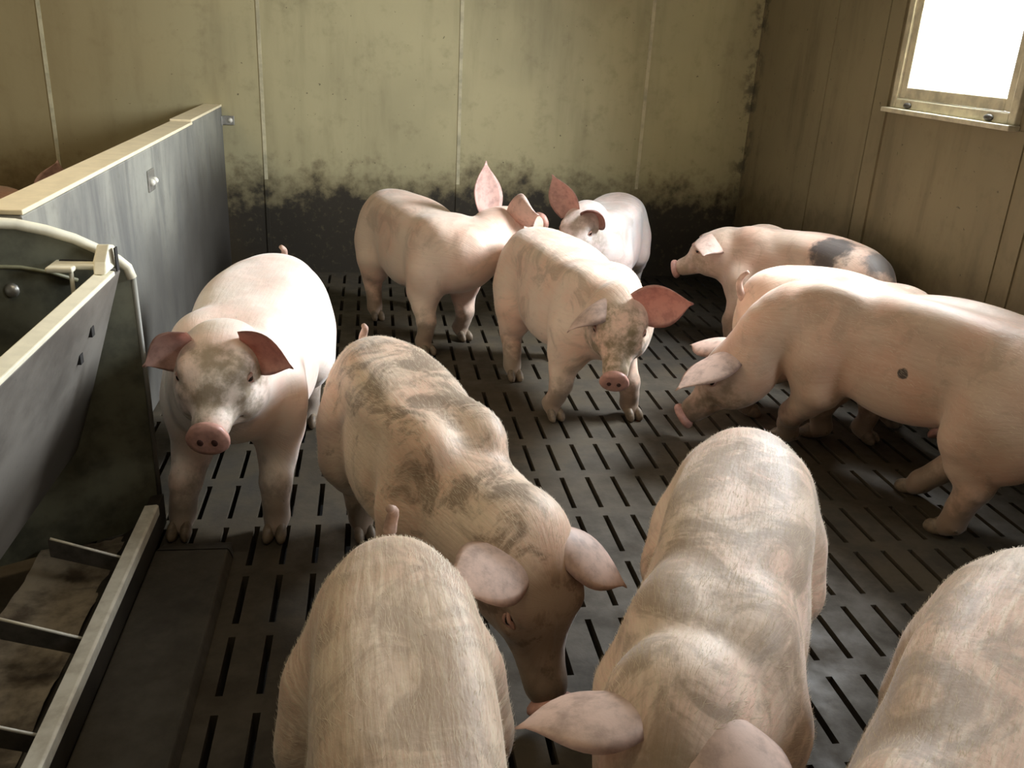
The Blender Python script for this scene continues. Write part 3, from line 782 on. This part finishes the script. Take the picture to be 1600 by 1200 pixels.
        vs = np.stack([P - side, P + side, mid + side * 0.8, mid - side * 0.8, tip], 1).reshape(-1, 3)
        k5 = np.arange(len(P)) * 5
        fs = [(a, a + 1, a + 2, a + 3) for a in k5.tolist()] + [(a + 3, a + 2, a + 4) for a in k5.tolist()]
        hm = bpy.data.meshes.new('bristles'); hm.from_pydata(vs.tolist(), [], fs); hm.materials.append(M['bristle'])
        ho = bpy.data.objects.new('bristles', hm); COL.objects.link(ho); ho.parent = rt; ho['kind'] = 'stuff'
    # head details
    for sg in (1, -1):
        m_ = MB(); c = hp(0.43, sg * 0.087, 0.034); m_.ball(c, [x * 0.0125 * s for x in (hf, hl, hu)], 12); ey = m_.build('eye', M['eye'], rt, True)
        m_ = MB()
        for k, uu in ((1, 0.011), (-1, -0.010)):
            m_.tube([hp(0.43 + q * 0.075, sg * (0.0945 - 0.012 * q * q - (0.004 if q > 0 else 0)), 0.034 + uu * (1 - q * q) ) for q in np.linspace(-1, 1, 9)], [0.0025 * s] + [0.0055 * s] * 7 + [0.0025 * s], 6)
        m_.build('eyelid', M['lid'], ey, True)
    # snout disc with nostrils
    m_ = MB(); sc = hp(1.0, 0, -0.030) + hf * 0.050 * sh; tilt = unit(hf + hu * 0.12)
    tu = unit(hu - tilt * (hu @ tilt))
    rings = [(-0.022, 0.80), (-0.012, 1.0), (0.0, 1.06), (0.007, 0.98), (0.010, 0.70), (0.009, 0.3)]
    vs, fs = [], []; nn = 24
    for off_, kx in rings:
        for q in range(nn):
            a = 2 * math.pi * q / nn
            vs.append(sc + tilt * off_ * s + hl * math.cos(a) * 0.053 * sh * kx + tu * (math.sin(a) * 0.047 * sh * kx + (0.006 * s if math.sin(a) > 0.5 else 0)))
    for i in range(len(rings) - 1):
        for q in range(nn): fs.append((i * nn + q, i * nn + (q + 1) % nn, (i + 1) * nn + (q + 1) % nn, (i + 1) * nn + q))
    fs.append(tuple((len(rings) - 1) * nn + q for q in range(nn))); fs.append(tuple(range(nn - 1, -1, -1)))
    m_.add(vs, fs); sn = m_.build('snout', M['snout'], rt, True)
    for sg in (1, -1):
        m_ = MB(); m_.ball(sc + tilt * 0.0075 * s + hl * sg * 0.019 * s - tu * 0.002, (tilt * 0.005 * s, hl * 0.0095 * s, tu * 0.013 * s), 10); m_.build('nostril', M['nostril'], sn, True)
    # ears: (forward, sideways, up) in the head frame, then which way the hollow faces
    ears = ears or {}
    for key, sg in (('L', 1), ('R', -1)):
        dflt = dict(dir=(0.30, 0.80, 0.42), face=(0.8, 0.0, 0.3), len=0.23, wid=0.085, curl=0.05, cup=0.35)
        dflt.update(ears.get(key, {}))
        dv = dflt['dir']; fv = dflt['face']
        D_ = unit(hf * dv[0] + hl * sg * dv[1] + hu * dv[2])
        Fn = hf * fv[0] + hl * sg * fv[1] + hu * fv[2]; Fn = unit(Fn - D_ * (Fn @ D_)); Sd = np.cross(D_, Fn)
        base = hp(0.02, sg * 0.078, 0.082)
        LE, WE = dflt['len'] * 1.15 * s, dflt['wid'] * 1.12 * s
        m_ = MB()
        def efn(u_, v_, off_=0.0):
            vv = v_ * 2 - 1
            wd = WE * (0.62 + 0.75 * math.sin(math.pi * min(1, u_ * 0.95 + 0.02)) ** 0.9 * 0.62 - 0.55 * u_ ** 2.2)
            wd = max(wd * (1 - u_ ** 5), 0.003)
            pos_ = base + D_ * (LE * (u_ - 0.12)) + Sd * (wd * vv) + Fn * (dflt['cup'] * wd * (vv * vv) * (1.25 - u_) + dflt['curl'] * s * u_ * u_)
            return pos_ + Fn * off_ * (1 - 0.9 * max(abs(vv), u_) ** 6) * (1.6 - u_)
        v1, f1 = loft_surface(lambda a, b: efn(a, b, 0.003), 12, 10); m_.add(v1, f1, 1)
        v2, f2 = loft_surface(lambda a, b: efn(a, b, -0.004), 12, 10); m_.add(v2, f2, 0)
        me_in = M['ear_scab'] if (dflt.get('scab')) else M['ear_in']
        eo = m_.build('ear', [M['ear_scab'] if dflt.get('scab') else M['ear'], me_in], rt, True)
        bm = bmesh.new(); bm.from_mesh(eo.data); bmesh.ops.remove_doubles(bm, verts=bm.verts, dist=0.0012); bmesh.ops.recalc_face_normals(bm, faces=bm.faces); bm.to_mesh(eo.data); bm.free()
        eo.data.polygons.foreach_set('use_smooth', [True] * len(eo.data.polygons))
    # tail
    c, f, l = frame(0.02); tb = cen[0] - f * 0.055 * s + Z * 0.035 * s
    m_ = MB()
    if tail == 'up':
        pts = [tb + Z * 0.0, tb - f * 0.02 * s + Z * 0.03 * s, tb - f * 0.03 * s + Z * 0.07 * s + l * 0.005, tb - f * 0.015 * s + Z * 0.105 * s + l * 0.01, tb + f * 0.005 * s + Z * 0.125 * s]
    elif tail == 'side':
        pts = [tb, tb - f * 0.03 * s + Z * 0.0, tb - f * 0.04 * s - l * 0.04 * s - Z * 0.005, tb - f * 0.03 * s - l * 0.08 * s + Z * 0.01 * s, tb - f * 0.0 * s - l * 0.10 * s + Z * 0.02 * s]
    else:
        pts = [tb, tb - f * 0.03 * s - Z * 0.015, tb - f * 0.04 * s - Z * 0.06 * s, tb - f * 0.035 * s - Z * 0.11 * s, tb - f * 0.02 * s - Z * 0.15 * s]
    dn_ = catmull(pts, 4); m_.tube(dn_, list(np.linspace(0.020, 0.009, len(dn_)) * s), 10); m_.build('tail', M['tail'], rt, True)
    # cloven hooves with dew claws
    for ft, f, l in foot_info:
        m_ = MB()
        for sg in (1, -1):
            m_.ball(ft + f * 0.020 * s + l * sg * 0.0185 * s + Z * 0.026 * s, (unit(f + l * sg * 0.12) * 0.040 * s, l * 0.0185 * s, (Z - f * 0.35) * 0.032 * s), 12, flat=0.0)
            m_.ball(ft - f * 0.050 * s + l * sg * 0.020 * s + Z * 0.060 * s, ((-f - Z * 0.8) * 0.016 * s, l * 0.009 * s, (Z - f) * 0.008 * s), 8)
        m_.build('hoof', M['hoof'], rt, True)
    return rt

SK = lambda n, **k: skin_mat(n, **k)
DK = (0.045, 0.042, 0.042)
# 1 white pig at the partition, facing the camera
G = 'pigs in the stable'
make_pig('very pale pig standing beside the grey partition, facing forward, snout level',
    [(-0.38, 3.66), (-0.395, 3.42), (-0.42, 3.10), (-0.45, 2.78), (-0.455, 2.66)], (-0.44, 2.53, 0.635), (-0.452, 2.34, 0.545), s=1.04, fat=1.10,
    feet=dict(FR=(-0.625, 2.636), FL=(-0.322, 2.604), HL=(-0.275, 3.50), HR=(-0.53, 3.44)), group=G,
    ears=dict(L=dict(dir=(0.25, 0.95, -0.10), face=(0.8, 0, 0.1), len=0.15, wid=0.066), R=dict(dir=(0.15, 0.85, -0.25), face=(0.8, 0.0, 0.05), len=0.12, wid=0.064)), tail='up',
    skin=SK('skin_white', base=(0.88, 0.78, 0.70), dirt=0.15, facedirt=0.75, seed=1.3, streak=0.12), vox=0.0105)  # coat whitened in place of stronger light on this pig
# 2 pig at the back left, head turned to the right
make_pig('pale pink pig standing by back wall with head turned away and one ear upright',
    [(0.07, 5.36), (0.125, 5.14), (0.24, 4.85), (0.375, 4.55), (0.46, 4.46)], (0.65, 4.61, 0.62), (0.89, 4.84, 0.635), s=1.02,
    feet=dict(FR=(0.268, 4.38), FL=(0.483, 4.62), HR=(0.016, 4.99), HL=(0.257, 5.22)), group=G,
    ears=dict(L=dict(dir=(0.1, 0.25, 0.95), face=(-0.2, -0.9, 0), len=0.24, wid=0.085), R=dict(dir=(-0.2, 0.8, 0.05), face=(0.95, 0.1, 0.25), len=0.17, cup=0.7)), tail='curl',
    skin=SK('skin_pink', base=(0.78, 0.62, 0.51), dirt=0.28, facedirt=0.2, seed=2.9, streak=0.12))
# 3 central pig looking into the camera
make_pig('pale pig in the middle of the pen with muddy face and red ear spread sideways',
    [(0.775, 4.36), (0.81, 4.17), (0.875, 3.87), (0.955, 3.56), (0.985, 3.43)], (0.985, 3.30, 0.555), (0.925, 3.11, 0.40), s=1.01,
    feet=dict(FR=(0.785, 3.53), FL=(1.14, 3.527), HR=(0.678, 4.012), HL=(0.955, 4.29)), group=G,
    ears=dict(L=dict(dir=(0.05, 0.95, 0.42), face=(0.75, 0, 0.4), len=0.21, wid=0.085), R=dict(dir=(0.55, 0.65, -0.0), face=(0.2, -0.6, -0.7), len=0.18, wid=0.07, cup=0.7)), tail='curl',
    hairs=7000, skin=SK('skin_middle', base=(0.76, 0.60, 0.48), dirt=0.45, facedirt=0.95, seed=4.1, streak=0.15), vox=0.0105)
# 4 pig behind it with a torn ear
make_pig('bluish white pig at the back wall with a torn scabby ear, partly hidden',
    [(1.61, 5.62), (1.54, 5.45), (1.43, 5.20), (1.31, 4.99), (1.26, 4.93)], (1.185, 4.86, 0.615), (1.04, 4.68, 0.47), s=0.97, group=G,
    ears=dict(R=dict(dir=(-0.15, 0.25, 0.95), face=(0.95, -0.2, 0), len=0.25, wid=0.08), L=dict(dir=(0.25, 0.55, 0.5), face=(0.9, 0.1, 0), len=0.15, wid=0.075, scab=True, cup=0.8)), tail='curl',
    skin=SK('skin_bluish', base=(0.76, 0.70, 0.67), dirt=0.28, facedirt=0.55, seed=5.5, streak=0.1))
# 5 spotted pig in the right back corner
make_pig('spotted pig with dark grey patches standing against the right wall, facing left',
    [(2.37, 3.74), (2.345, 3.94), (2.25, 4.24), (2.09, 4.52), (2.01, 4.60)], (1.93, 4.66, 0.525), (1.75, 4.78, 0.415), s=0.98, fat=0.84, back_arch=0.02, group=G,
    ears=dict(L=dict(dir=(0.05, 0.9, -0.15), face=(0.55, -0.2, -0.8), len=0.19, cup=0.5), R=dict(dir=(0.5, 0.7, 0.2), face=(0.2, -0.2, -0.9), len=0.17)), tail='side',
    skin=SK('skin_spotted', base=(0.60, 0.46, 0.37), dirt=0.4, facedirt=0.5, seed=6.7, streak=0.15,
            spots=[((0.03, -0.22, 0.64), 0.14, DK, 0.4), ((0.16, -0.43, 0.64), 0.11, (0.12, 0.11, 0.10), 0.4), ((0.04, -0.49, 0.55), 0.075, (0.09, 0.085, 0.08), 0.3)]))
# 6 pig between the spotted one and the big right one
make_pig('pig with its rear turned left, half hidden behind the big pig at right',
    [(1.67, 3.58), (1.81, 3.58), (2.03, 3.52), (2.20, 3.34), (2.24, 3.26)], (2.27, 3.17, 0.42), (2.30, 3.01, 0.20), s=0.97, fat=0.92,
    feet=dict(HR=(1.695, 3.53)), tail='up', group=G,
    skin=SK('skin_hidden', base=(0.70, 0.55, 0.43), dirt=0.5, seed=7.7, streak=0.15), ears=dict(L=dict(len=0.14), R=dict(len=0.13, dir=(0.6, 0.5, 0.1))))
# 7 big pig at the right, head down
make_pig('big pig at the right with lowered head and a black fleck on its side',
    [(2.19, 2.20), (2.14, 2.43), (2.02, 2.78), (1.82, 3.10), (1.70, 3.18)], (1.49, 3.22, 0.37), (1.31, 3.29, 0.165), s=1.06, zoff=0.035, deep=0.92,
    feet=dict(FL=(1.725, 3.235), FR=(1.90, 3.28), HL=(1.985, 2.46), HR=(2.05, 2.76)), group=G,
    ears=dict(L=dict(dir=(0.75, 0.6, 0.25), face=(0.0, -0.5, -0.8), len=0.25, wid=0.08, cup=0.3, curl=0.02), R=dict(dir=(0.5, 0.5, 0.4), face=(0.4, 0, -0.8), len=0.19)), tail='curl',
    hairs=9000, skin=SK('skin_big', base=(0.62, 0.46, 0.345), dirt=0.32, facedirt=0.55, seed=8.3, streak=0.15, spots=[((-0.14, -0.09, 0.53), 0.024, (0.03, 0.025, 0.02), 0.3)]), vox=0.0105)
# 8 centre pig with hanging head, dirt and shade both painted on its face
make_pig('pig in the foreground centre with its dark head hanging down to the floor',
    [(-0.02, 2.80), (0.035, 2.60), (0.105, 2.34), (0.195, 2.13), (0.25, 2.01)], (0.35, 1.80, 0.425), (0.415, 1.655, 0.14), s=0.95, fat=0.98, neckdrop=0.085, hs=1.16, neckfill=0.148, hairs=16000,
    feet=dict(HR=(-0.04, 2.58)), group=G,
    ears=dict(R=dict(dir=(-0.08, 0.95, 0.35), face=(0.5, 0, -0.8), len=0.19, wid=0.085, cup=0.25), L=dict(dir=(0.75, 0.9, 0.15), face=(0.3, -0.4, -0.8), len=0.20, wid=0.08, cup=0.25)), tail='up',
    skin=SK('skin_centre', base=(0.66, 0.52, 0.395), dirt=0.85, dirtcol=(0.19, 0.135, 0.085), facedirt=0.92, facebase=0.75, facecol=(0.15, 0.095, 0.06), seed=9.9, streak=0.3, spots=[((-0.14, 0.19, 0.70), 0.018, (0.04, 0.03, 0.02), 0.2)]), vox=0.0095)
# 9 foreground pig seen from behind its back, left of the middle
make_pig('bristly pig nearest the camera left of the middle, head below the picture',
    [(0.03, 1.56), (0.035, 1.37), (0.045, 1.06), (0.055, 0.72), (0.055, 0.58)], (0.055, 0.46, 0.50), (0.055, 0.24, 0.33), s=0.96, fat=0.87, hairs=22000, tail='up', group=G,
    skin=SK('skin_bristly', base=(0.58, 0.45, 0.335), dirt=0.6, seed=11.1, streak=0.6), vox=0.0095)
# 10 foreground pig right of the middle
make_pig('pig moving in the foreground right of the middle, ears at the bottom edge',
    [(0.98, 2.01), (0.905, 1.83), (0.765, 1.55), (0.61, 1.27), (0.545, 1.16)], (0.475, 1.07, 0.545), (0.37, 0.88, 0.39), s=0.97, fat=0.95, hairs=16000, group=G,
    ears=dict(R=dict(dir=(0.3, 0.9, 0.25), face=(0.7, 0, -0.6), len=0.17), L=dict(dir=(0.6, 0.6, 0.2), face=(0.5, 0, -0.8), len=0.16)), tail='curl',
    skin=SK('skin_moving', base=(0.70, 0.56, 0.45), dirt=0.75, seed=12.6, streak=0.45), vox=0.0095)
# 11 pig in the right bottom corner
make_pig('dirty pig cut off by the bottom right corner of the picture',
    [(1.38, 1.37), (1.25, 1.24), (1.00, 1.00), (0.76, 0.76), (0.66, 0.66)], (0.57, 0.56, 0.50), (0.42, 0.41, 0.33), s=0.97, hairs=20000, tail='curl', group=G,
    skin=SK('skin_dirty', base=(0.60, 0.46, 0.34), dirt=0.75, seed=13.2, streak=0.6), vox=0.0095)
# 12 pig in the neighbouring pen behind the partition
make_pig('reddish pig in the neighbouring pen, only its back and ear tip above the partition',
    [(-2.70, 4.95), (-2.50, 4.95), (-2.20, 4.93), (-1.93, 4.90), (-1.81, 4.88)], (-1.60, 4.85, 0.60), (-1.36, 4.80, 0.49), s=1.05, group=G,
    ears=dict(L=dict(dir=(0.5, 0.8, -0.1), len=0.15), R=dict(dir=(-0.1, 0.1, 0.95), face=(0.2, 0.9, 0), len=0.23)), tail='curl',
    skin=SK('skin_reddish', base=(0.62, 0.38, 0.28), dirt=0.3, seed=14.8, streak=0.15), vox=0.013)
